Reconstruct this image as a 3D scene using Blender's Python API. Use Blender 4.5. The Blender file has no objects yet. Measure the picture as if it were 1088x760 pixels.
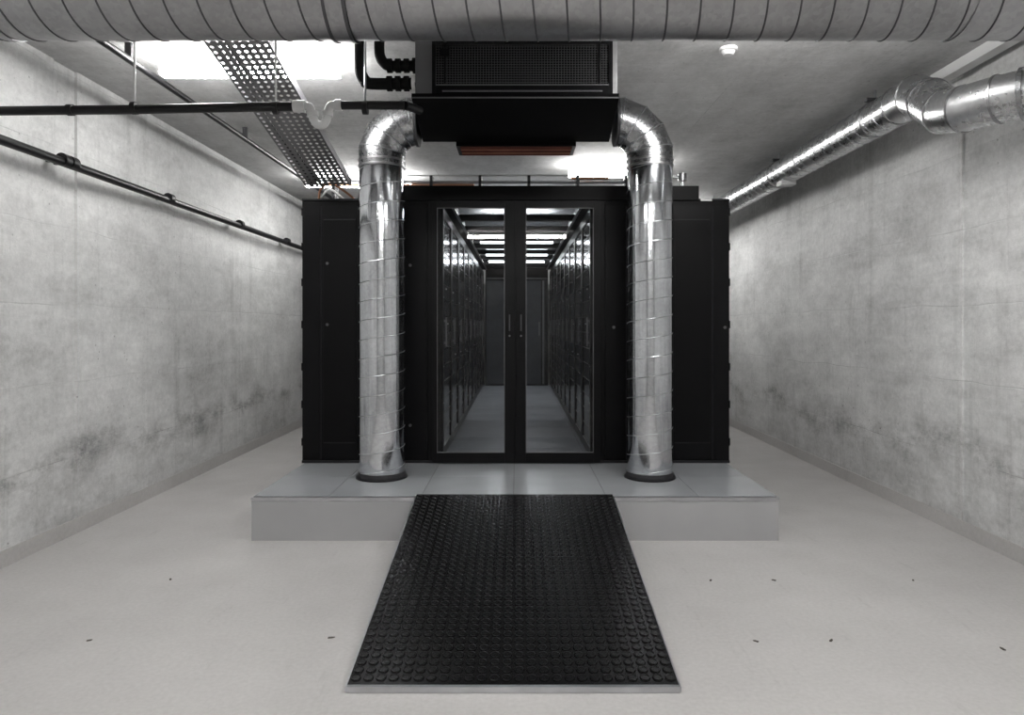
import bpy, math, random
from mathutils import Vector, Matrix
random.seed(4)
scene = bpy.context.scene
F=740.0; H=1.4; P=0.286; CEIL=3.1; WX=2.96
YP=F*H/230.0; YC=5.606; YEND=12.7

# ---------------------------------------------------------------- materials
def newmat(name):
    m=bpy.data.materials.new(name); m.use_nodes=True
    nt=m.node_tree; b=nt.nodes['Principled BSDF']
    return m,nt,b
def simple(name,col,rough=0.5,metal=0.0,var=0.12,scale=8,bump=0.0,coat=0.0,spec=0.5):
    m,nt,b=newmat(name)
    tc=nt.nodes.new('ShaderNodeTexCoord'); n=nt.nodes.new('ShaderNodeTexNoise')
    n.inputs['Scale'].default_value=scale; n.inputs['Detail'].default_value=3
    nt.links.new(tc.outputs['Object'],n.inputs['Vector'])
    r=nt.nodes.new('ShaderNodeValToRGB')
    r.color_ramp.elements[0].position=0.3; r.color_ramp.elements[1].position=0.7
    r.color_ramp.elements[0].color=(*[c*(1-var) for c in col],1)
    r.color_ramp.elements[1].color=(*[min(1,c*(1+var)) for c in col],1)
    nt.links.new(n.outputs['Fac'],r.inputs['Fac']); nt.links.new(r.outputs['Color'],b.inputs['Base Color'])
    b.inputs['Roughness'].default_value=rough; b.inputs['Metallic'].default_value=metal
    b.inputs['Coat Weight'].default_value=coat; b.inputs['Specular IOR Level'].default_value=spec
    if bump>0:
        bp=nt.nodes.new('ShaderNodeBump'); bp.inputs['Strength'].default_value=bump; bp.inputs['Distance'].default_value=0.01
        n2=nt.nodes.new('ShaderNodeTexNoise'); n2.inputs['Scale'].default_value=scale*12
        nt.links.new(tc.outputs['Object'],n2.inputs['Vector'])
        nt.links.new(n2.outputs['Fac'],bp.inputs['Height']); nt.links.new(bp.outputs['Normal'],b.inputs['Normal'])
    return m

class NT:
    def __init__(s,nt): s.nt=nt
    def n(s,t,**kw):
        x=s.nt.nodes.new(t)
        for k,v in kw.items(): setattr(x,k,v)
        return x
    def l(s,a,b): s.nt.links.new(a,b)
    def math(s,op,a,b=None,c=None,clamp=False):
        x=s.n('ShaderNodeMath',operation=op); x.use_clamp=clamp
        for i,v in enumerate((a,b,c)):
            if v is None: continue
            if hasattr(v,'default_value'): s.l(v,x.inputs[i])
            else: x.inputs[i].default_value=v
        return x.outputs[0]
    def noise(s,vec,scale,detail=6,rough=0.55):
        x=s.n('ShaderNodeTexNoise'); x.inputs['Scale'].default_value=scale
        x.inputs['Detail'].default_value=detail; x.inputs['Roughness'].default_value=rough
        s.l(vec,x.inputs['Vector']); return x.outputs['Fac']
    def mrange(s,v,a,b,c,d):
        x=s.n('ShaderNodeMapRange'); s.l(v,x.inputs[0])
        for i,k in enumerate((a,b,c,d)): x.inputs[i+1].default_value=k
        return x.outputs[0]

def concrete(name,axes,base,bw,bh,offz=0.0,stain=True,contrast=1.0,lines=0.35):
    m,nt,b=newmat(name); g=NT(nt)
    tc=g.n('ShaderNodeTexCoord'); sep=g.n('ShaderNodeSeparateXYZ'); g.l(tc.outputs['Object'],sep.inputs[0])
    obj=tc.outputs['Object']
    comb=g.n('ShaderNodeCombineXYZ')
    wv=g.mrange(g.noise(obj,1.3,2),0.3,0.7,-0.015,0.015)
    g.l(sep.outputs[axes[0]],comb.inputs[0]); z=g.math('ADD',g.math('ADD',sep.outputs[axes[1]],offz),wv); g.l(z,comb.inputs[1])
    mp=g.n('ShaderNodeMapping'); mp.inputs['Scale'].default_value=(1,0.5,1) if axes[0]==0 else (1,0.6,1.1)
    g.l(obj,mp.inputs['Vector'])
    big=g.noise(mp.outputs[0],0.9,3,0.6); med=g.noise(mp.outputs[0],3.2,8,0.74); fine=g.noise(obj,26,5,0.8)
    gr=g.n('ShaderNodeMapping'); gr.inputs['Scale'].default_value=(0.5,5,1) if axes[0]==0 else (1,0.5,6)
    g.l(obj,gr.inputs['Vector']); grain=g.noise(gr.outputs[0],2.2,5,0.7)
    br=g.n('ShaderNodeTexBrick'); br.inputs['Scale'].default_value=1.0
    br.inputs['Brick Width'].default_value=bw; br.inputs['Row Height'].default_value=bh
    br.inputs['Mortar Size'].default_value=0.005; br.inputs['Mortar Smooth'].default_value=0.7
    br.inputs['Color1'].default_value=(0.0,0,0,1); br.inputs['Color2'].default_value=(1,1,1,1)
    br.offset=0.37; g.l(comb.outputs[0],br.inputs['Vector'])
    panel=g.n('ShaderNodeSeparateColor'); g.l(br.outputs['Color'],panel.inputs[0])
    v=g.mrange(big,0.3,0.7,-0.14*contrast,0.12*contrast)
    v=g.math('ADD',v,g.mrange(med,0.3,0.7,-0.24*contrast,0.17*contrast))
    v=g.math('ADD',v,g.mrange(fine,0.3,0.7,-0.13,0.11))
    v=g.math('ADD',v,g.mrange(grain,0.3,0.7,-0.05,0.05))
    v=g.math('ADD',v,g.mrange(panel.outputs[0],0,1,-0.025,0.025))
    v=g.math('ADD',v,1.0)
    ln=g.math('MULTIPLY',br.outputs['Fac'],g.mrange(med,0.48,0.60,0.0,1.0))
    v=g.math('SUBTRACT',v,g.math('MULTIPLY',ln,lines))
    vo=g.n('ShaderNodeTexVoronoi'); vo.inputs['Scale'].default_value=11; g.l(obj,vo.inputs['Vector'])
    pit=g.mrange(vo.outputs['Distance'],0.04,0.10,1,0)
    pit=g.math('MULTIPLY',pit,g.mrange(big,0.42,0.55,0,1))
    v=g.math('SUBTRACT',v,g.math('MULTIPLY',pit,0.45))
    if stain:
        zz=sep.outputs[2]
        wob=g.math('ADD',zz,g.mrange(g.noise(obj,1.1,4,0.6),0.3,0.7,-0.16,0.16))
        band=g.math('MULTIPLY',g.mrange(wob,0.36,0.53,0,1),g.mrange(wob,0.53,0.68,1,0))
        band=g.math('MULTIPLY',band,g.mrange(g.noise(mp.outputs[0],3.0,7,0.8),0.44,0.62,0,1))
        v=g.math('SUBTRACT',v,g.math('MULTIPLY',band,0.44))
        v=g.math('SUBTRACT',v,g.math('MULTIPLY',g.mrange(wob,0.0,0.6,1,0),0.14))
        streak=g.n('ShaderNodeMapping'); streak.inputs['Scale'].default_value=(1,3.5,0.25); g.l(obj,streak.inputs['Vector'])
        v=g.math('SUBTRACT',v,g.math('MULTIPLY',g.mrange(g.noise(streak.outputs[0],1.6,5,0.7),0.55,0.70,0,1),0.16))
    v=g.math('MINIMUM',g.math('MAXIMUM',v,0.15),1.3)
    mul=g.n('ShaderNodeVectorMath',operation='SCALE'); mul.inputs[0].default_value=base
    g.l(v,mul.inputs['Scale']); g.l(mul.outputs[0],b.inputs['Base Color'])
    b.inputs['Roughness'].default_value=0.75; b.inputs['Specular IOR Level'].default_value=0.3
    bp=g.n('ShaderNodeBump'); bp.inputs['Strength'].default_value=0.5; bp.inputs['Distance'].default_value=0.012
    hgt=g.math('SUBTRACT',g.math('MULTIPLY',fine,0.4),g.math('MULTIPLY',br.outputs['Fac'],0.22))
    g.l(hgt,bp.inputs['Height']); g.l(bp.outputs[0],b.inputs['Normal'])
    return m

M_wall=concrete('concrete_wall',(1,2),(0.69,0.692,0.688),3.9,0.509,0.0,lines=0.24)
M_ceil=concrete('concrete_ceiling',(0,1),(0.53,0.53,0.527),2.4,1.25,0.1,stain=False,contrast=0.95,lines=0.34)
M_back=concrete('concrete_end_wall',(0,2),(0.6,0.6,0.59),2.6,0.509,0.0)

def floor_mat():
    m,nt,b=newmat('painted_floor'); g=NT(nt)
    tc=g.n('ShaderNodeTexCoord'); o=tc.outputs['Object']
    v=g.math('ADD',1.0,g.mrange(g.noise(o,0.9,5,0.6),0.3,0.7,-0.10,0.08))
    v=g.math('ADD',v,g.mrange(g.noise(o,50,3),0.3,0.7,-0.06,0.06))
    mp=g.n('ShaderNodeMapping'); mp.inputs['Rotation'].default_value=(0,0,.6); mp.inputs['Scale'].default_value=(6,1,1); g.l(o,mp.inputs['Vector'])
    sc=g.mrange(g.noise(mp.outputs[0],2.2,5,0.7),0.60,0.72,0,1)
    v=g.math('SUBTRACT',v,g.math('MULTIPLY',sc,0.12))
    mul=g.n('ShaderNodeVectorMath',operation='SCALE'); mul.inputs[0].default_value=(0.49,0.478,0.47)
    g.l(v,mul.inputs['Scale']); g.l(mul.outputs[0],b.inputs['Base Color'])
    g.l(g.mrange(g.noise(o,3,4),0.3,0.7,0.28,0.46),b.inputs['Roughness'])
    b.inputs['Specular IOR Level'].default_value=0.45
    bp=g.n('ShaderNodeBump'); bp.inputs['Strength'].default_value=0.15; bp.inputs['Distance'].default_value=0.005
    g.l(g.noise(o,45,3),bp.inputs['Height']); g.l(bp.outputs[0],b.inputs['Normal'])
    return m
M_floor=floor_mat()

def galv(name,base,rough,bump=0.06):
    m,nt,b=newmat(name); g=NT(nt)
    tc=g.n('ShaderNodeTexCoord'); o=tc.outputs['Object']
    vo=g.n('ShaderNodeTexVoronoi'); vo.inputs['Scale'].default_value=55; g.l(o,vo.inputs['Vector'])
    sc=g.n('ShaderNodeSeparateColor'); g.l(vo.outputs['Color'],sc.inputs[0])
    v=g.math('ADD',g.mrange(sc.outputs[0],0,1,0.92,1.06),g.mrange(g.noise(o,3,3),0.3,0.7,-0.09,0.09))
    mul=g.n('ShaderNodeVectorMath',operation='SCALE'); mul.inputs[0].default_value=base
    g.l(v,mul.inputs['Scale']); g.l(mul.outputs[0],b.inputs['Base Color'])
    b.inputs['Metallic'].default_value=1.0
    g.l(g.math('ADD',g.mrange(sc.outputs[1],0,1,-0.02,0.02),g.mrange(g.noise(o,5,3),0.3,0.7,rough-0.02,rough+0.03)),b.inputs['Roughness'])
    bp=g.n('ShaderNodeBump'); bp.inputs['Strength'].default_value=bump; bp.inputs['Distance'].default_value=0.01
    g.l(g.noise(o,3.5,1),bp.inputs['Height']); g.l(bp.outputs[0],b.inputs['Normal'])
    return m
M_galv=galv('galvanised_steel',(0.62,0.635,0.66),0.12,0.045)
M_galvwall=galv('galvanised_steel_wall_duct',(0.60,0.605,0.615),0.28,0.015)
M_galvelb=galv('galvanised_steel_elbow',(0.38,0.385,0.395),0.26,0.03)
M_galvdull=galv('galvanised_steel_dull',(0.36,0.36,0.365),0.36)
M_seam=simple('seam_steel',(0.50,0.51,0.53),0.3,1.0)
M_seamd=simple('seam_steel_dark',(0.09,0.09,0.095),0.45,0.8)
M_black=simple('black_powdercoat',(0.0030,0.0030,0.0034),0.42,0.0,bump=0.02,spec=0.10)
M_hood=simple('black_hood_matte',(0.0030,0.0030,0.0033),0.7,0.0,spec=0.04)
M_black2=simple('black_panel',(0.0036,0.0036,0.0042),0.36,0.0,spec=0.12)
M_line=simple('panel_edge_grey',(0.016,0.016,0.018),0.4,spec=0.2)
M_rack=simple('rack_door_grey',(0.010,0.0105,0.012),0.16,0.0,spec=0.5)
M_rubber=simple('black_rubber',(0.0036,0.0036,0.0041),0.27,0.0,spec=0.34)
M_alu=simple('aluminium_trim',(0.55,0.55,0.57),0.35,1.0)
M_tile=simple('raised_floor_tile',(0.32,0.332,0.35),0.24,0.0,var=0.05,scale=3)
M_plinth=simple('plinth_panel',(0.345,0.345,0.35),0.5,0.0,var=0.04,scale=3)
M_joint=simple('joint_dark',(0.06,0.06,0.065),0.7)
M_pipe=simple('black_pipe',(0.008,0.008,0.009),0.4,spec=0.3)
M_ins=simple('pipe_insulation',(0.006,0.006,0.006),0.8,spec=0.15)
M_white=simple('white_plastic',(0.62,0.62,0.62),0.4,var=0.04)
M_copper=simple('copper',(0.6,0.32,0.2),0.35,1.0)
M_red=simple('coil_red_brown',(0.16,0.055,0.04),0.5,0.3)
M_grey=simple('unit_grey',(0.045,0.045,0.048),0.45,0.3,spec=0.3)
M_side=simple('unit_side_grey',(0.10,0.10,0.105),0.45,0.3)
M_wire=simple('grille_wire',(0.040,0.040,0.043),0.4,0.3)
M_tray=simple('perforated_tray_steel',(0.24,0.24,0.25),0.38,0.8)
M_debris=simple('debris_dark',(0.08,0.07,0.06),0.9)
M_farpanel=simple('end_door_panel',(0.026,0.029,0.035),0.4,spec=0.2)
def emis(name,s,col=(1,0.99,0.97)):
    m,nt,b=newmat(name)
    b.inputs['Base Color'].default_value=(0.8,0.8,0.8,1)
    b.inputs['Emission Color'].default_value=(*col,1); b.inputs['Emission Strength'].default_value=s
    return m
M_lamp=emis('opal_diffuser_lit',70.0)
M_lampadded=emis('added_lamp_diffuser',44.0)  # diffuser of the unseen lamps added to brighten the near room
M_led=emis('aisle_led',14.0,(0.95,0.98,1))
M_ledfar=emis('aisle_led_bright',45.0,(0.95,0.98,1))
def glass(name,tint,gl):
    m=bpy.data.materials.new(name); m.use_nodes=True; nt=m.node_tree
    nt.nodes.clear(); g=NT(nt)
    out=g.n('ShaderNodeOutputMaterial'); t=g.n('ShaderNodeBsdfTransparent'); t.inputs[0].default_value=(*tint,1)
    gg=g.n('ShaderNodeBsdfGlossy'); gg.inputs['Roughness'].default_value=0.02
    fr=g.n('ShaderNodeFresnel'); fr.inputs[0].default_value=1.5
    mx=g.n('ShaderNodeMixShader'); g.l(g.math('MULTIPLY',fr.outputs[0],gl),mx.inputs[0])
    g.l(t.outputs[0],mx.inputs[1]); g.l(gg.outputs[0],mx.inputs[2]); g.l(mx.outputs[0],out.inputs[0])
    return m
M_glass=glass('door_glass',(0.80,0.82,0.84),0.8)
M_poly=glass('roof_polycarbonate',(0.62,0.64,0.67),0.5)

# ---------------------------------------------------------------- mesh builder
class MB:
    def __init__(s): s.v=[];s.f=[];s.m=[];s.mats=[]
    def mi(s,mat):
        if mat not in s.mats: s.mats.append(mat)
        return s.mats.index(mat)
    def box(s,x0,x1,y0,y1,z0,z1,mat):
        i=len(s.v); k=s.mi(mat)
        s.v+=[(x,y,z) for z in (z0,z1) for y in (y0,y1) for x in (x0,x1)]
        for f in ((0,2,3,1),(4,5,7,6),(0,1,5,4),(2,6,7,3),(0,4,6,2),(1,3,7,5)):
            s.f.append(tuple(i+a for a in f)); s.m.append(k)
    def hexa(s,pts,mat):
        i=len(s.v); k=s.mi(mat); s.v+=[tuple(p) for p in pts]
        for f in ((0,2,3,1),(4,5,7,6),(0,1,5,4),(2,6,7,3),(0,4,6,2),(1,3,7,5)):
            s.f.append(tuple(i+a for a in f)); s.m.append(k)
    def quad(s,pts,mat):
        i=len(s.v); s.v+=[tuple(p) for p in pts]; s.f.append(tuple(range(i,i+len(pts)))); s.m.append(s.mi(mat))
    def tube(s,pts,r,mat,seg=24,caps=True):
        pts=[Vector(p) for p in pts]; n=len(pts); k=s.mi(mat)
        rs=r if isinstance(r,(list,tuple)) else [r]*n
        d=[(pts[i+1]-pts[i]).normalized() for i in range(n-1)]
        a=Vector((0,0,1)) if abs(d[0].z)<0.9 else Vector((0,1,0))
        u=d[0].cross(a).normalized(); v=d[0].cross(u).normalized()
        base=len(s.v)
        for i in range(n):
            d0=d[max(i-1,0)]; d1=d[min(i,n-2)]
            nn=(d0+d1).normalized()
            for j in range(seg):
                t=2*math.pi*j/seg
                o=(u*math.cos(t)+v*math.sin(t))*rs[i]
                o=o-d0*(o.dot(nn)/max(0.2,d0.dot(nn)))
                s.v.append(tuple(pts[i]+o))
            if d0.angle(d1,0)>1e-5:
                q=d0.rotation_difference(d1); u=q@u; v=q@v
        for i in range(n-1):
            for j in range(seg):
                a0=base+i*seg+j; a1=base+i*seg+(j+1)%seg
                s.f.append((a0,a1,a1+seg,a0+seg)); s.m.append(k)
        if caps:
            s.f.append(tuple(base+j for j in range(seg))[::-1]); s.m.append(k)
            s.f.append(tuple(base+(n-1)*seg+j for j in range(seg))); s.m.append(k)
    def helix(s,A,B,r,pitch,mat,tr=0.004,steps=36,phase=0):
        A=Vector(A);B=Vector(B);L=(B-A).length;d=(B-A)/L
        a=Vector((0,0,1)) if abs(d.z)<0.9 else Vector((0,1,0))
        u=d.cross(a).normalized(); v=d.cross(u)
        N=int(L/pitch*steps)
        s.tube([A+d*(L*i/N)+(u*math.cos(2*math.pi*i/steps+phase)+v*math.sin(2*math.pi*i/steps+phase))*r for i in range(N+1)],tr,mat,seg=6)
    def build(s,name,angle=35,bevel=0,loc=None):
        me=bpy.data.meshes.new(name); me.from_pydata(s.v,[],s.f); me.update()
        for m in s.mats: me.materials.append(m)
        me.polygons.foreach_set('material_index',s.m)
        me.polygons.foreach_set('use_smooth',[True]*len(s.f))
        me.set_sharp_from_angle(angle=math.radians(angle))
        o=bpy.data.objects.new(name,me); scene.collection.objects.link(o)
        if bevel:
            b=o.modifiers.new('bevel','BEVEL'); b.width=bevel; b.segments=2; b.limit_method='ANGLE'; b.angle_limit=math.radians(40)
        return o
def px(x,y,Y):   # photo measurement -> position on the plane at depth Y
    return ((x-549)*Y/F, H+(345-y)*Y/F)
def smooth(pts,n=6):
    P_=[Vector(p) for p in pts]; P_=[2*P_[0]-P_[1]]+P_+[2*P_[-1]-P_[-2]]; out=[]
    for i in range(1,len(P_)-2):
        for j in range(n):
            t=j/n; a,b,c,d=P_[i-1:i+3]
            out.append(0.5*((2*b)+(c-a)*t+(2*a-5*b+4*c-d)*t*t+(3*b-a-3*c+d)*t**3))
    out.append(P_[-2]); return out

# ---------------------------------------------------------------- room
Y0,Y1=-4.0,14.0
def one(name,x0,x1,y0,y1,z0,z1,mat):
    b=MB(); b.box(x0,x1,y0,y1,z0,z1,mat); return b.build(name)
one('floor',-WX-.2,WX+.2,Y0-.2,Y1+.2,-0.2,0,M_floor)
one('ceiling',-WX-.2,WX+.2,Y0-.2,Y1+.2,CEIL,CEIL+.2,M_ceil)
b=MB(); gy0=F*WX/(549-57); gy1=F*WX/(549-82)
b.box(-WX-.2,-WX,Y0,gy0-.0,0,CEIL,M_wall); b.box(-WX-.2,-WX-.018,gy0,gy1,0,CEIL,M_wall); b.box(-WX-.2,-WX,gy1,Y1,0,CEIL,M_wall)
b.build('wall_left')
b=MB(); ry0=F*WX/(1040-549); ry1=F*WX/(1022-549)
b.box(WX,WX+.2,Y0,ry0,0,CEIL,M_wall); b.box(WX+.014,WX+.2,ry0,ry1,0,CEIL,M_wall); b.box(WX,WX+.2,ry1,Y1,0,CEIL,M_wall)
b.build('wall_right')
one('wall_back',-WX-.2,WX+.2,Y1,Y1+.2,0,CEIL,M_back)
one('wall_front',-WX-.2,WX+.2,Y0-.2,Y0,0,CEIL,M_back)
one('baseboard_left',-WX,-WX+.010,Y0,Y1,0,0.10,M_floor)
one('baseboard_right',WX-.010,WX,Y0,Y1,0,0.10,M_floor)

# ---------------------------------------------------------------- platform
b=MB(); PX0=-1.72; PX1=1.70; PE=YEND+.1
b.box(PX0+.004,PX1-.004,YP+.004,PE,0,P-.030,M_plinth)
b.box(PX0,PX1,YP,PE,P-.028,P-.006,M_alu)
b.box(PX0+.012,PX1-.012,YP+.012,PE-.012,P-.008,P-.003,M_joint)
y=YP+.014
xe=[PX0+.012]+[v for v in (-1.22,-0.62,-0.02,0.58,1.18) ]+[PX1-.012]
while y<PE-.02:
    y2=min(y+.6,PE-.014)
    for i in range(len(xe)-1):
        b.box(xe[i]+.0018,xe[i+1]-.0018,y+.0018,y2-.0018,P-.004,P,M_tile)
    y=y2
b.build('raised_floor_platform')

# ---------------------------------------------------------------- ramp
RB=F*H/391.0; RT=YP-0.004; RX0=-0.648; RX1=0.620; r0=.022
b=MB()
b.hexa([(RX0,RB,0.002),(RX1,RB,0.002),(RX0,RT,0.002),(RX1,RT,0.002),(RX0,RB,r0-.006),(RX1,RB,r0-.006),(RX0,RT,P+.006),(RX1,RT,P+.006)],M_plinth)
b.hexa([(RX0,RB+.012,r0-.0055),(RX1,RB+.012,r0-.0055),(RX0,RT,P+.006),(RX1,RT,P+.006),(RX0,RB+.012,r0),(RX1,RB+.012,r0),(RX0,RT+.02,P+.012),(RX1,RT+.02,P+.012)],M_rubber)
b.box(RX0,RX1,RB-.006,RB+.012,0.001,r0+.001,M_alu)
for xx in (RX0-.006,RX1): b.hexa([(xx,RB,0.002),(xx+.006,RB,0.002),(xx,RT,P-.03),(xx+.006,RT,P-.03),(xx,RB,r0+.001),(xx+.006,RB,r0+.001),(xx,RT,P+.013),(xx+.006,RT,P+.013)],M_alu)
sp=.0485; nc=int((RX1-RX0)/sp); 
slope=math.atan2(P+.012-r0,RT-RB); L=(RT-RB)/math.cos(slope)
nr=int((L-.02)/sp); k=b.mi(M_rubber); SG=18
cs,sn=math.cos(slope),math.sin(slope)
for j in range(nr):
    for i in range(nc):
        cx=RX0+(RX1-RX0)*(i+.5)/nc; s_=.03+(L-.03)*(j+.5)/nr
        base=len(b.v)
        for (rr,hh) in ((.0205,0),(.0186,.0042),(.0160,.0046),(.0142,.0018)):
            for q in range(SG):
                t=2*math.pi*q/SG; dx=rr*math.cos(t); ds=s_+rr*math.sin(t)
                b.v.append((cx+dx,RB+ds*cs-hh*sn,r0+ds*sn+hh*cs))
        for w in range(3):
            for q in range(SG):
                a0=base+w*SG+q; a1=base+w*SG+(q+1)%SG
                b.f.append((a0,a1,a1+SG,a0+SG)); b.m.append(k)
        b.f.append(tuple(base+3*SG+q for q in range(SG))); b.m.append(k)
b.build('studded_rubber_ramp')

# ---------------------------------------------------------------- containment front + doors
def X(x,Y=YC): return (x-549)*Y/F
def Z(y,Y=YC): return H+(345-y)*Y/F
b=MB()
D=0.06
CL,CR=X(321),X(775)
zt=Z(213); zt2=Z(198)
b.box(CL,X(457),YC+.004,YC+D,P,zt,M_black)
b.box(X(640),CR,YC+.004,YC+D,P,zt,M_black)
b.box(X(384),X(742),YC-.02,YC+D,zt,zt2,M_black)
b.box(X(457),X(640),YC+.0,YC+D,Z(214),zt+.002,M_black)
b.box(X(455),X(460),YC-.01,YC+D,P,zt,M_black2); b.box(X(637),X(642),YC-.01,YC+D,P,zt,M_black2)
b.box(X(457),X(640),YC-.01,YC+D,P,P+.02,M_black2)
for (a,c) in ((323,340),(342,380),(383,454)):
    b.box(X(a),X(c),YC-.006,YC+.004,P+.03,Z(219),M_black2)
for (a,c) in ((643,664),(667,712),(715,756),(758,773)):
    b.box(X(a),X(c),YC-.006,YC+.004,P+.03,Z(219),M_black2)
for (a,c) in ((344,378),(717,754)):
    b.box(X(a),X(c),YC-.009,YC-.006,Z(470),Z(234),M_black)
    b.box(X(a),X(c),YC-.0095,YC-.006,Z(234),Z(233),M_line)
    b.box(X(a),X(c),YC-.0095,YC-.006,Z(471),Z(470),M_line)
for x in (341,381.5,665.5,713.5,757): b.box(X(x-.4),X(x+.4),YC-.003,YC+.005,P+.03,Z(219),M_line)
b.box(CL,CR,YC-.012,YC+.0,P,P+.022,M_line)
b.box(CL,X(384),YC-.012,YC+D,zt,zt+.012,M_line); b.box(X(742),CR,YC-.012,YC+D,zt,zt+.012,M_line)
for yy in (225,262,300,345,390,430,470): 
    b.box(CL-.010,CL,YC+.01,YC+.05,Z(yy)-.03,Z(yy)+.03,M_black2)
    b.box(CR,CR+.010,YC+.01,YC+.05,Z(yy)-.03,Z(yy)+.03,M_black2)
for (xx,yy) in ((348,280),(348,345),(436,282),(436,452),(652,348),(770,348)):
    b.tube([(X(xx),YC-.012,Z(yy)),(X(xx),YC-.004,Z(yy))],.012,M_side,12)
b.box(X(744),X(756),YC-.0135,YC-.012,Z(214),Z(211.5),M_white)
b.build('containment_front_frame',bevel=0.0015)

def door(name,x0,x1,g0,g1,hx,seal=False):
    b=MB(); f0=YC-.055; f1=YC-.022
    z0,z1=Z(490),Z(214.5); gz0,gz1=Z(480),Z(222)
    b.box(x0,g0,f0,f1,z0,z1,M_black2); b.box(g1,x1,f0,f1,z0,z1,M_black2)
    b.box(g0,g1,f0,f1,z0,gz0,M_black2); b.box(g0,g1,f0,f1,gz1,z1,M_black2)
    if seal: b.box(X(547.3),X(548.4),f1+.001,f1+.008,z0,z1,M_black)
    t=.006
    for (a,c,e,h) in ((g0,g0+t,gz0,gz1),(g1-t,g1,gz0,gz1),(g0,g1,gz0,gz0+t),(g0,g1,gz1-t,gz1)):
        b.box(a,c,f0-.003,f0+.012,e,h,M_side)
    ym=(f0+f1)/2
    b.quad([(g0,ym,gz0),(g1,ym,gz0),(g1,ym,gz1),(g0,ym,gz1)],M_glass)
    b.box(hx-.010,hx+.010,f0-.008,f0,1.33,1.50,M_black)
    b.box(hx-.006,hx+.006,f0-.04,f0-.028,1.35,1.48,M_grey)
    for zz in (1.36,1.465): b.box(hx-.005,hx+.005,f0-.03,f0,zz-.005,zz+.005,M_grey)
    b.tube([(hx,f0-.012,1.31),(hx,f0,1.31)],.008,M_side,12)
    b.build(name,bevel=0.0015)
door('glass_door',X(460),X(547.75),X(465),X(536.5),X(541.5),True)
door('glass_door',X(547.95),X(637),X(558.5),X(630),X(553.5))

# roof of containment
b=MB(); zr=2.40
for s in (-1,1):
    b.box(min(s*.56,s*.64),max(s*.56,s*.64),YC+D,YEND,zr,zr+.10,M_black)
y=YC+.35
while y<YEND:
    b.box(-.56,.56,y-.03,y+.03,zr,zr+.06,M_black); y+=0.78
b.quad([(-.56,YC+D,zr+.065),(.56,YC+D,zr+.065),(.56,YEND,zr+.065),(-.56,YEND,zr+.065)],M_poly)
for yy,mm in ((8.66,M_led),(10.22,M_led),(11.3,M_ledfar)):
    b.box(-.45,.45,yy-.03,yy+.03,zr+.012,zr+.03,mm)
for s in (-1,1):
    b.box(min(s*.535,s*.558),max(s*.535,s*.558),YC+.1,YEND-.1,zr-.005,zr+.003,M_alu)
b.build('aisle_roof_frame')
b=MB()
b.box(-.57,.57,YEND+.01,YEND+.05,P,zr+.1,M_black)
b.box(-.55,.44,YEND-.01,YEND+.01,P+.03,2.2,M_farpanel)
b.box(.47,.50,YEND-.02,YEND+.01,P+.03,2.2,M_side); b.box(.51,.56,YEND-.01,YEND+.01,P+.03,2.2,M_black2)
b.box(.40,.42,YEND-.05,YEND-.03,1.2,1.45,M_side); b.box(.40,.42,YEND-.04,YEND-.01,1.31,1.33,M_side)
b.box(-.55,.56,YEND-.015,YEND+.01,2.23,2.26,M_side)
b.build('aisle_end_door')

# server racks
def rack(side,y0,w,i):
    b=MB(); xi=.60; xo=1.70
    def bx(a,c,*r): 
        lo,hi=sorted((side*a,side*c)); b.box(lo,hi,*r)
    bx(xi+.03,xo,y0+.003,y0+w-.003,P,2.38,M_black)
    bx(xi,xi+.028,y0+.006,y0+w-.006,P+.03,P+.10,M_black2); bx(xi,xi+.028,y0+.006,y0+w-.006,2.28,2.36,M_black2)
    bx(xi,xi+.028,y0+.006,y0+.07,P+.10,2.28,M_black2); bx(xi,xi+.028,y0+w-.07,y0+w-.006,P+.10,2.28,M_black2)
    bx(xi+.010,xi+.028,y0+.07,y0+w-.07,P+.10,2.28,M_rack)
    for k in range(1,14):
        z=P+.10+k*(2.28-P-.10)/14
        bx(xi+.006,xi+.010,y0+.07,y0+w-.07,z-.0025,z+.0025,M_black)
    bx(xi-.028,xi-.016,y0+.035,y0+.055,1.22,1.46,M_side); bx(xi-.018,xi,y0+.04,y0+.05,1.24,1.26,M_side); bx(xi-.018,xi,y0+.04,y0+.05,1.42,1.44,M_side)
    for z in (1.05,1.62,0.75,1.95):
        bx(xi-.002,xi,y0+.03,y0+.06,z,z+.010,M_alu)
    for q in range(3):
        bx(xi+.004,xi+.008,y0+.2+.13*q,y0+.216+.13*q,2.0-.3*((i+q)%4),2.012-.3*((i+q)%4),M_white)
    b.build('server_rack')
nr_=9; w=(YEND-YC-D-.02)/nr_
for s in (-1,1):
    for i in range(nr_): rack(s,YC+D+.01+i*w,w,i)

# ---------------------------------------------------------------- air handling unit
b=MB(); UY=4.10
def UX(x): return (x-549)*UY/F
def UZ(y): return H+(345-y)*UY/F
za=UZ(101); ztop=CEIL-.004
b.box(UX(441),UX(656),UY+.03,5.25,za+.08,ztop,M_side)
b.box(UX(441),UX(459),UY+.006,UY+.03,za,ztop,M_side)
b.box(UX(459),UX(463),UY-.006,UY+.03,za,ztop,M_black2)
b.box(UX(647),UX(651),UY-.006,UY+.03,za,ztop,M_black2); b.box(UX(651),UX(656),UY+.004,UY+.03,za,ztop,M_galvdull)
b.box(UX(463),UX(647),UY-.006,UY+.03,UZ(101),UZ(90),M_black2)
b.box(UX(463),UX(647),UY-.010,UY-.004,UZ(91.2),UZ(90),M_side)
b.box(UX(470),UX(640),UY-.012,UY-.004,UZ(98),UZ(96.5),M_side)
b.box(UX(463),UX(647),UY-.006,UY+.03,UZ(47),ztop,M_black2)
b.box(UX(463),UX(647),UY+.022,UY+.031,UZ(90),UZ(47),M_black)
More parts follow.
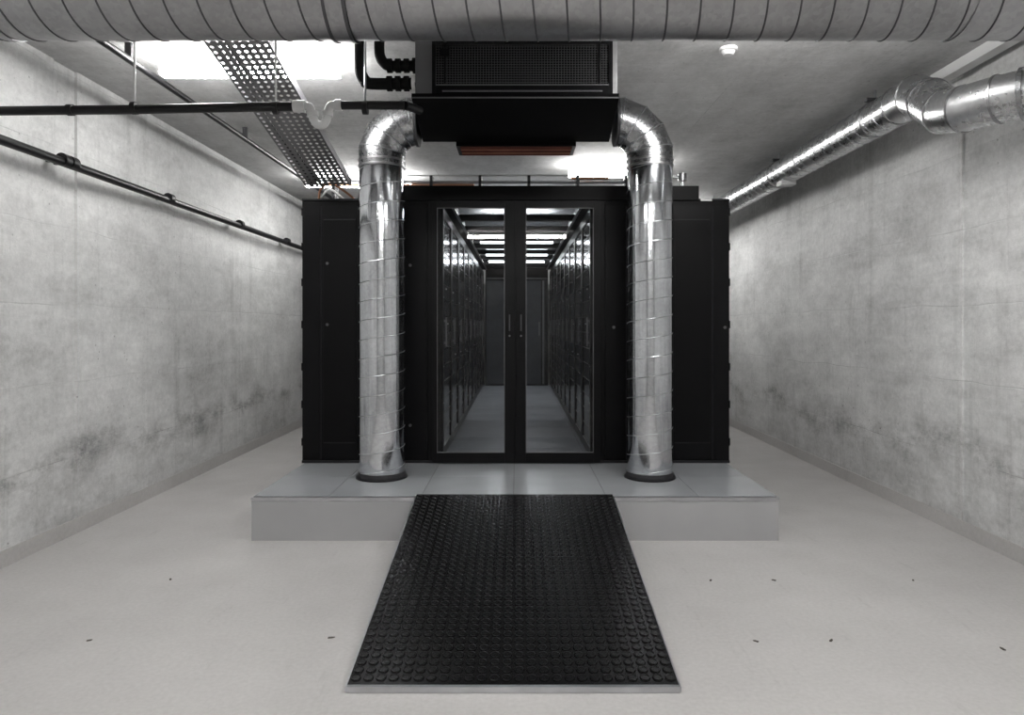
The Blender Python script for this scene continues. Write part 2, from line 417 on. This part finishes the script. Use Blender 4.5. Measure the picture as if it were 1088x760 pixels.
gx0,gx1,gz0,gz1=UX(463),UX(647),UZ(90),UZ(47)
n=62
for i in range(n+1):
    x=gx0+(gx1-gx0)*i/n; b.box(x-.002,x+.002,UY+.004,UY+.007,gz0,gz1,M_wire)
for i in range(17):
    z=gz0+(gz1-gz0)*i/16; b.box(gx0,gx1,UY+.001,UY+.004,z-.002,z+.002,M_wire)
b.box(gx0+.05,gx0+.06,UY-.004,UY+.004,gz0,gz1,M_black2); b.box(gx1-.06,gx1-.05,UY-.004,UY+.004,gz0,gz1,M_black2)
b.box(UX(468),UX(478),UY-.02,UY,UZ(60),UZ(53),M_black2)
zb=UZ(106)
b.hexa([(UX(438),UY-.03,zb),(UX(657),UY-.03,zb),(-.71,5.28,2.785),(.70,5.28,2.785),
        (UX(438),UY-.03,za),(UX(657),UY-.03,za),(-.71,5.28,ztop-.03),(.70,5.28,ztop-.03)],M_hood)
b.box(UX(438),UX(657),UY-.034,UY-.03,zb-.002,zb+.006,M_side)
b.box(-.46,.45,5.28,5.58,2.755,2.95,M_black2); b.box(-.43,.42,5.30,5.56,2.749,2.755,M_red)
for i in range(12): b.box(-.43,.42,5.305+.021*i,5.308+.021*i,2.744,2.749,M_copper if i in (3,8) else M_red)
b.build('air_handling_unit',bevel=0.001)

# ---------------------------------------------------------------- vertical supply ducts
def supply_duct(side,xc):
    b=MB(); Y=5.09; R=.163; zc=2.885; Rb=.275
    b.tube([(xc,Y,P+.005),(xc,Y,zc-Rb)],R,M_galv,72)
    b.helix((xc,Y,P+.03),(xc,Y,zc-Rb-.06),R-.0008,.137,M_seam,.0034,72)
    n=4; pts=[Vector((xc,Y,zc-Rb-.06))]
    th=[(i+.5)*(math.pi/2)/n for i in range(n)]
    rr=Rb/math.cos(math.pi/4/n)
    for t in th: pts.append(Vector((xc-side*(Rb-rr*math.cos(t)),Y,zc-Rb+rr*math.sin(t))))
    pts.append(Vector((side*.72,Y,zc)))
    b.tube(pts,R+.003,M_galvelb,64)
    for i in range(1,len(pts)-1):
        p=pts[i]; d0=(p-pts[i-1]).normalized(); d1=(pts[i+1]-p).normalized(); nn=(d0+d1).normalized()
        u=Vector((0,1,0)); v=nn.cross(u); kk=1/math.cos(math.pi/4/n)
        loop=[p+(u*math.cos(q*math.pi/24)+v*math.sin(q*math.pi/24)*kk)*(R+.003) for q in range(49)]
        b.tube(loop,.0045,M_seam,5)
    for z in (zc-Rb-.06,zc-Rb-.02): 
        b.tube([(xc,Y,z-.008),(xc,Y,z+.008)],R+.008,M_galvdull,48)
    b.tube([(side*.735,Y,zc),(side*.715,Y,zc)],R+.02,M_grey,48)
    b.tube([(xc,Y,P),(xc,Y,P+.012)],R+.022,M_line,48); b.tube([(xc,Y,P+.01),(xc,Y,P+.045)],R+.006,M_grey,48)
    b.build('spiral_supply_duct',angle=12)
supply_duct(-1,-0.985); supply_duct(1,0.972)

# ---------------------------------------------------------------- big overhead duct
b=MB(); BY=3.0; BZ=2.838; BR=.20
b.tube([(-WX+.002,BY,BZ),(WX-.002,BY,BZ)],BR,M_galvdull,64)
b.helix((-WX+.02,BY,BZ),(WX-.02,BY,BZ),BR,.137,M_seamd,.0045,phase=1)
xj=-.745
b.tube([(xj-.045,BY,BZ),(xj+.045,BY,BZ)],BR+.006,M_galvdull,64)
b.tube([(xj-.052,BY,BZ),(xj-.040,BY,BZ)],BR+.011,M_seamd,64); b.tube([(xj+.03,BY,BZ),(xj+.045,BY,BZ)],BR+.011,M_seamd,64)
for x in (-2.2,1.9):
    b.tube([(x-.015,BY,BZ),(x+.015,BY,BZ)],BR+.005,M_galvdull,64)
    b.box(x-.01,x+.01,BY-.01,BY+.01,BZ+BR,CEIL-.001,M_seam)
b.build('overhead_spiral_duct',angle=12)

# ---------------------------------------------------------------- right wall duct
b=MB(); R=.125
xr=2.60; za_=2.885
path=[(xr,13.9,za_),(xr,4.72,za_),(xr-.01,4.52,za_-.0),(xr-.035,4.33,za_-.09),(xr-.055,4.14,za_-.215),(xr-.05,3.97,za_-.255),(xr+.03,3.80,za_-.255),(WX-.002,3.42,za_-.255)]
b.tube(path[:2],R,M_galvwall,40)
b.tube(path[1:],R+.004,M_galvwall,40)
b.helix((xr,13.5,za_),(xr,4.75,za_),R,.137,M_seam,.0035,28)
for i in range(1,len(path)-1):
    p=Vector(path[i]); d0=(p-Vector(path[i-1])).normalized(); d1=(Vector(path[i+1])-p).normalized(); nn=(d0+d1).normalized()
    b.tube([p-nn*.006,p+nn*.006],R+.010,M_galvdull,40)
e0=Vector(path[-2]); e1=Vector(path[-1]); dd=(e1-e0).normalized()
for t in (.12,.22,.30): b.tube([e0+dd*(t-.012),e0+dd*(t+.012)],R+.018,M_galvelb,40)
for a in range(8):
    u=dd.cross(Vector((0,0,1))).normalized(); v=dd.cross(u)
    q=e0+dd*.22+(u*math.cos(a*math.pi/4)+v*math.sin(a*math.pi/4))*(R+.022)
    b.tube([q-dd*.03,q+dd*.03],.008,M_seamd,8)
for y in (5.05,6.9,9.2,11.5):
    b.tube([(xr,y-.02,za_),(xr,y+.02,za_)],R+.008,M_galvdull,40)
    b.box(xr-.006,xr+.006,y-.006,y+.006,za_+R,CEIL-.001,M_seam)
    b.box(xr-.07,xr+.07,y-.02,y+.02,za_+R+.005,za_+R+.03,M_seamd)
b.box(xr-.09,xr+.05,6.6,6.72,za_-R-.03,za_-R+.01,M_white)
b.build('wall_spiral_duct',angle=12)
one('white_ceiling_bar',2.82,2.90,3.95,4.75,3.03,CEIL-.001,M_white)  # plain white bar where a linear luminaire seems to hang, left unlit

# ---------------------------------------------------------------- left pipes
b=MB(); PY=3.93
def pp(x,y): q=px(x,y,PY); return (q[0],PY,q[1])
b.tube([(-WX+.001,PY,px(0,118,PY)[1]),pp(140,116.5),pp(318,113)],.026,M_pipe,20)
b.tube([pp(360,112),pp(430,112)],.024,M_pipe,20)
b.tube([pp(430,112),(UX(447),PY+.13,pp(430,110)[2])],.024,M_pipe,20)
b.tube([pp(312,113),pp(324,113)],.034,M_white,20)
b.tube(smooth([pp(320,113),pp(329,114),pp(332,124),pp(337,132),pp(344,132),pp(348,124),pp(350,114),pp(356,111.5),pp(364,112)]),.023,M_white,20)
for q in ((pp(332,119),pp(332.5,124)),(pp(348,119),pp(348,124)),(pp(356,112),pp(363,112))): b.tube(q,.031,M_white,20)
for x in (143,293,388):
    c=pp(x,115); b.tube([(c[0],PY,c[2]),(c[0],PY,CEIL-.001)],.006,M_white if x!=388 else M_seam,8)
    b.tube([(c[0]-.014,PY,c[2]),(c[0]+.014,PY,c[2])],.036,M_pipe,20)
b.tube([pp(72,117),pp(78,117)],.032,M_pipe,20)
b.build('condensate_drain_pipe')

b=MB(); bx_=-2.85; bz=2.435
b.tube([(bx_,Y0+.3,bz),(bx_,Y1-.3,bz-.03)],.028,M_pipe,20)
for x in (68,76,180,255,305): 
    y=F*2.85/(549-x)
    b.tube([(bx_,y-.03,bz),(bx_,y+.03,bz)],.041,M_pipe,20)
    b.box(-WX+.001,bx_,y-.012,y+.012,bz-.012,bz+.012,M_seamd)
b.build('wall_pipe')
b=MB()
b.tube([(-2.34,Y0+.3,3.0),(-2.34,12.8,3.0)],.022,M_pipe,16)
for y in (4.2,6,8,10,12): b.box(-2.36,-2.32,y-.01,y+.01,3.0,CEIL-.001,M_seamd)
b.build('ceiling_pipe')

# refrigerant lines: rise to the ceiling beside the unit
b=MB()
for (y,xb,QY,ra) in ((70,403,4.16,.031),(89,383,4.14,.034)):
    def qp(x,yy): q=px(x,yy,QY); return (q[0],QY,q[1])
    top=CEIL-.001; zz=qp(0,y)[2]
    c=[(qp(xb,0)[0],QY,top),(qp(xb,0)[0],QY,zz+.10),(qp(xb+1,0)[0],QY,zz+.055),(qp(xb+5,0)[0],QY,zz+.018),(qp(xb+12,0)[0],QY,zz),(UX(440.5),QY,zz)]
    b.tube(smooth(c),ra,M_ins,18)
    for x in (414,423,432): b.tube([qp(x-2.6,y),qp(x+2.6,y)],ra+.011,M_ins,18)
    b.tube([(UX(437),QY,zz),(UX(440.5),QY,zz)],.046,M_white if y==89 else M_ins,18)
b.build('refrigerant_pipes')

# ---------------------------------------------------------------- perforated cable tray
b=MB()
A=Vector((-1.585,3.80,3.03)); B=Vector((-1.50,5.55,2.50)); d=(B-A); L=d.length; d.normalize()
side=Vector((1,0,0)); side=(side-d*side.dot(d)).normalized(); up=side.cross(d)
if up.z<0: up=-up
def tp(u,v,w=0): return A+side*u+d*v+up*w
hw=.18; nu=8; nv=int(L/.046)
for j in range(nv):
    for i in range(nu):
        u0=-hw+2*hw*i/nu; u1=-hw+2*hw*(i+1)/nu; v0=L*j/nv; v1=L*(j+1)/nv
        cu=(u0+u1)/2; cv=(v0+v1)/2; ru=(u1-u0)*.25; rv=(v1-v0)*.25
        o=[tp(u0,v0),tp(cu,v0),tp(u1,v0),tp(u1,cv),tp(u1,v1),tp(cu,v1),tp(u0,v1),tp(u0,cv)]
        c7=.7071
        h=[tp(cu-ru*c7,cv-rv*c7),tp(cu,cv-rv),tp(cu+ru*c7,cv-rv*c7),tp(cu+ru,cv),tp(cu+ru*c7,cv+rv*c7),tp(cu,cv+rv),tp(cu-ru*c7,cv+rv*c7),tp(cu-ru,cv)]
        base=len(b.v); b.v+=[tuple(p) for p in o+h]
        for q in range(8):
            b.f.append((base+q,base+(q+1)%8,base+8+(q+1)%8,base+8+q)); b.m.append(b.mi(M_tray))
for s_ in (-1,1):
    u=s_*hw
    p=[tp(u-.002,0),tp(u+.002,0),tp(u-.002,L),tp(u+.002,L),tp(u-.002,0,.055),tp(u+.002,0,.055),tp(u-.002,L,.055),tp(u+.002,L,.055)]
    b.hexa(p,M_tray)
b.build('perforated_cable_tray')
b=MB()
for i in range(3):
    u=-.13+.035*i
    b.tube([tp(u+random.uniform(-.008,.008),L*t/8,.014) for t in range(9)],.012,[M_pipe,M_ins,M_pipe][i%3],8)
b.build('cable_bundle')

# ---------------------------------------------------------------- services on top of racks
b=MB()
b.tube([(-1.6,5.75,2.575),(1.25,5.75,2.575)],.012,M_seam,12)
b.tube([(-1.6,5.72,2.545),(-.35,5.72,2.545)],.011,M_copper,12)
b.tube([(.45,5.72,2.60),(.75,5.72,2.60)],.011,M_copper,12)
b.tube([(-.9,5.70,2.62),(1.3,5.70,2.62)],.007,M_white,10)
for x in (-1.5,-1.1,-.7,-.3,.1,.5,.9,1.2):
    b.box(x-.012,x+.012,5.69,5.82,2.381,2.62,M_grey)
b.tube([(1.36,5.72,2.38),(1.36,5.72,2.60)],.012,M_seam,12); b.tube([(1.36,5.72,2.58),(1.36,5.72,2.64)],.035,M_galvdull,16)
b.tube([(1.22,5.72,2.61),(1.36,5.72,2.61)],.012,M_seam,12)
for pts,mat in (([(-1.62,5.7,2.40),(-1.60,5.68,2.50),(-1.50,5.62,2.54),(-1.38,5.7,2.47),(-1.3,5.8,2.39)],M_copper),
                ([(-1.66,5.72,2.40),(-1.60,5.70,2.44),(-1.52,5.66,2.50),(-1.42,5.7,2.43),(-1.35,5.8,2.39)],M_white),
                ([(-1.3,5.72,2.39),(-1.26,5.70,2.52),(-1.1,5.7,2.55),(-1.0,5.76,2.43),(-.95,5.8,2.39)],M_ins)):
    b.tube(smooth(pts),.010,mat,10)
b.build('rooftop_pipework')

b=MB(); sx,sy=1.30,4.28
b.tube([(sx,sy,CEIL-.001),(sx,sy,CEIL-.02)],.055,M_white,32); b.tube([(sx,sy,CEIL-.02),(sx,sy,CEIL-.045)],[.042,.03],M_white,32)
b.build('smoke_detector')

b=MB()
for (x,y) in ((181,616),(95,681),(352,678),(803,682),(883,681),(1065,690),(822,617),(755,617),(970,617)):
    Y=F*H/(y-345); xx=(x-549)*Y/F; a=random.random()*3; l=random.uniform(.008,.016); wv=.004
    c,s_=math.cos(a),math.sin(a)
    pts=[(-l,-wv),(l*.3,-wv*1.6),(l,0),(l*.2,wv),(-l*.8,wv*1.4)]
    base=len(b.v); n=len(pts)
    for zz in (.0005,.004): b.v+=[(xx+u*c-v*s_,Y+u*s_+v*c,zz) for u,v in pts]
    k=b.mi(M_debris)
    b.f.append(tuple(base+n+i for i in range(n))); b.m.append(k)
    for i in range(n): b.f.append((base+i,base+(i+1)%n,base+n+(i+1)%n,base+n+i)); b.m.append(k)
b.build('floor_debris')

# ---------------------------------------------------------------- luminaires, some of them added out of view
def lum(x0,x1,y0,y1,z=3.0,mat=M_lamp):
    b=MB()
    b.box(x0,x1,y0,y1,z-.03,z+.03,mat)
    for t in (.15,.85):
        xx=x0+(x1-x0)*t if x1-x0>y1-y0 else (x0+x1)/2; yy=(y0+y1)/2 if x1-x0>y1-y0 else y0+(y1-y0)*t
        b.box(xx-.01,xx+.01,yy-.01,yy+.01,z+.03,CEIL-.001,M_seam)
    b.build('linear_ceiling_light')
lum(-2.24,-1.12,4.36,4.44)
lum(.55,1.45,7.35,7.43)
lum(-2.4,-1.2,7.9,7.98)
lum(1.2,2.3,9.6,9.68)
lum(-.5,.5,10.4,10.48)
lum(.9,1.9,3.55,3.63,3.03)  # added lamp, hidden behind the overhead duct to light ceiling and right wall
lum(-1.9,-.7,1.2,1.3,mat=M_lampadded)  # unseen lamp added above the view to brighten the left side
lum(.7,1.9,1.2,1.3,mat=M_lampadded)  # its added counterpart for the right side, also out of view
lum(-.9,.9,-1.6,-1.5,mat=M_lamp)

w_=bpy.data.worlds.new('world'); scene.world=w_; w_.use_nodes=True
w_.node_tree.nodes['Background'].inputs[0].default_value=(0.03,0.03,0.03,1)

cam=bpy.data.cameras.new('camera'); co=bpy.data.objects.new('camera',cam); scene.collection.objects.link(co)
co.location=(0,0,H); co.rotation_euler=(math.pi/2,0,0)
cam.sensor_width=36; cam.lens=F/1088*36; cam.shift_x=-5/1088; cam.shift_y=-35/1088; cam.clip_start=0.05
scene.camera=co
scene.view_settings.view_transform='Standard'
scene.view_settings.exposure=0.0
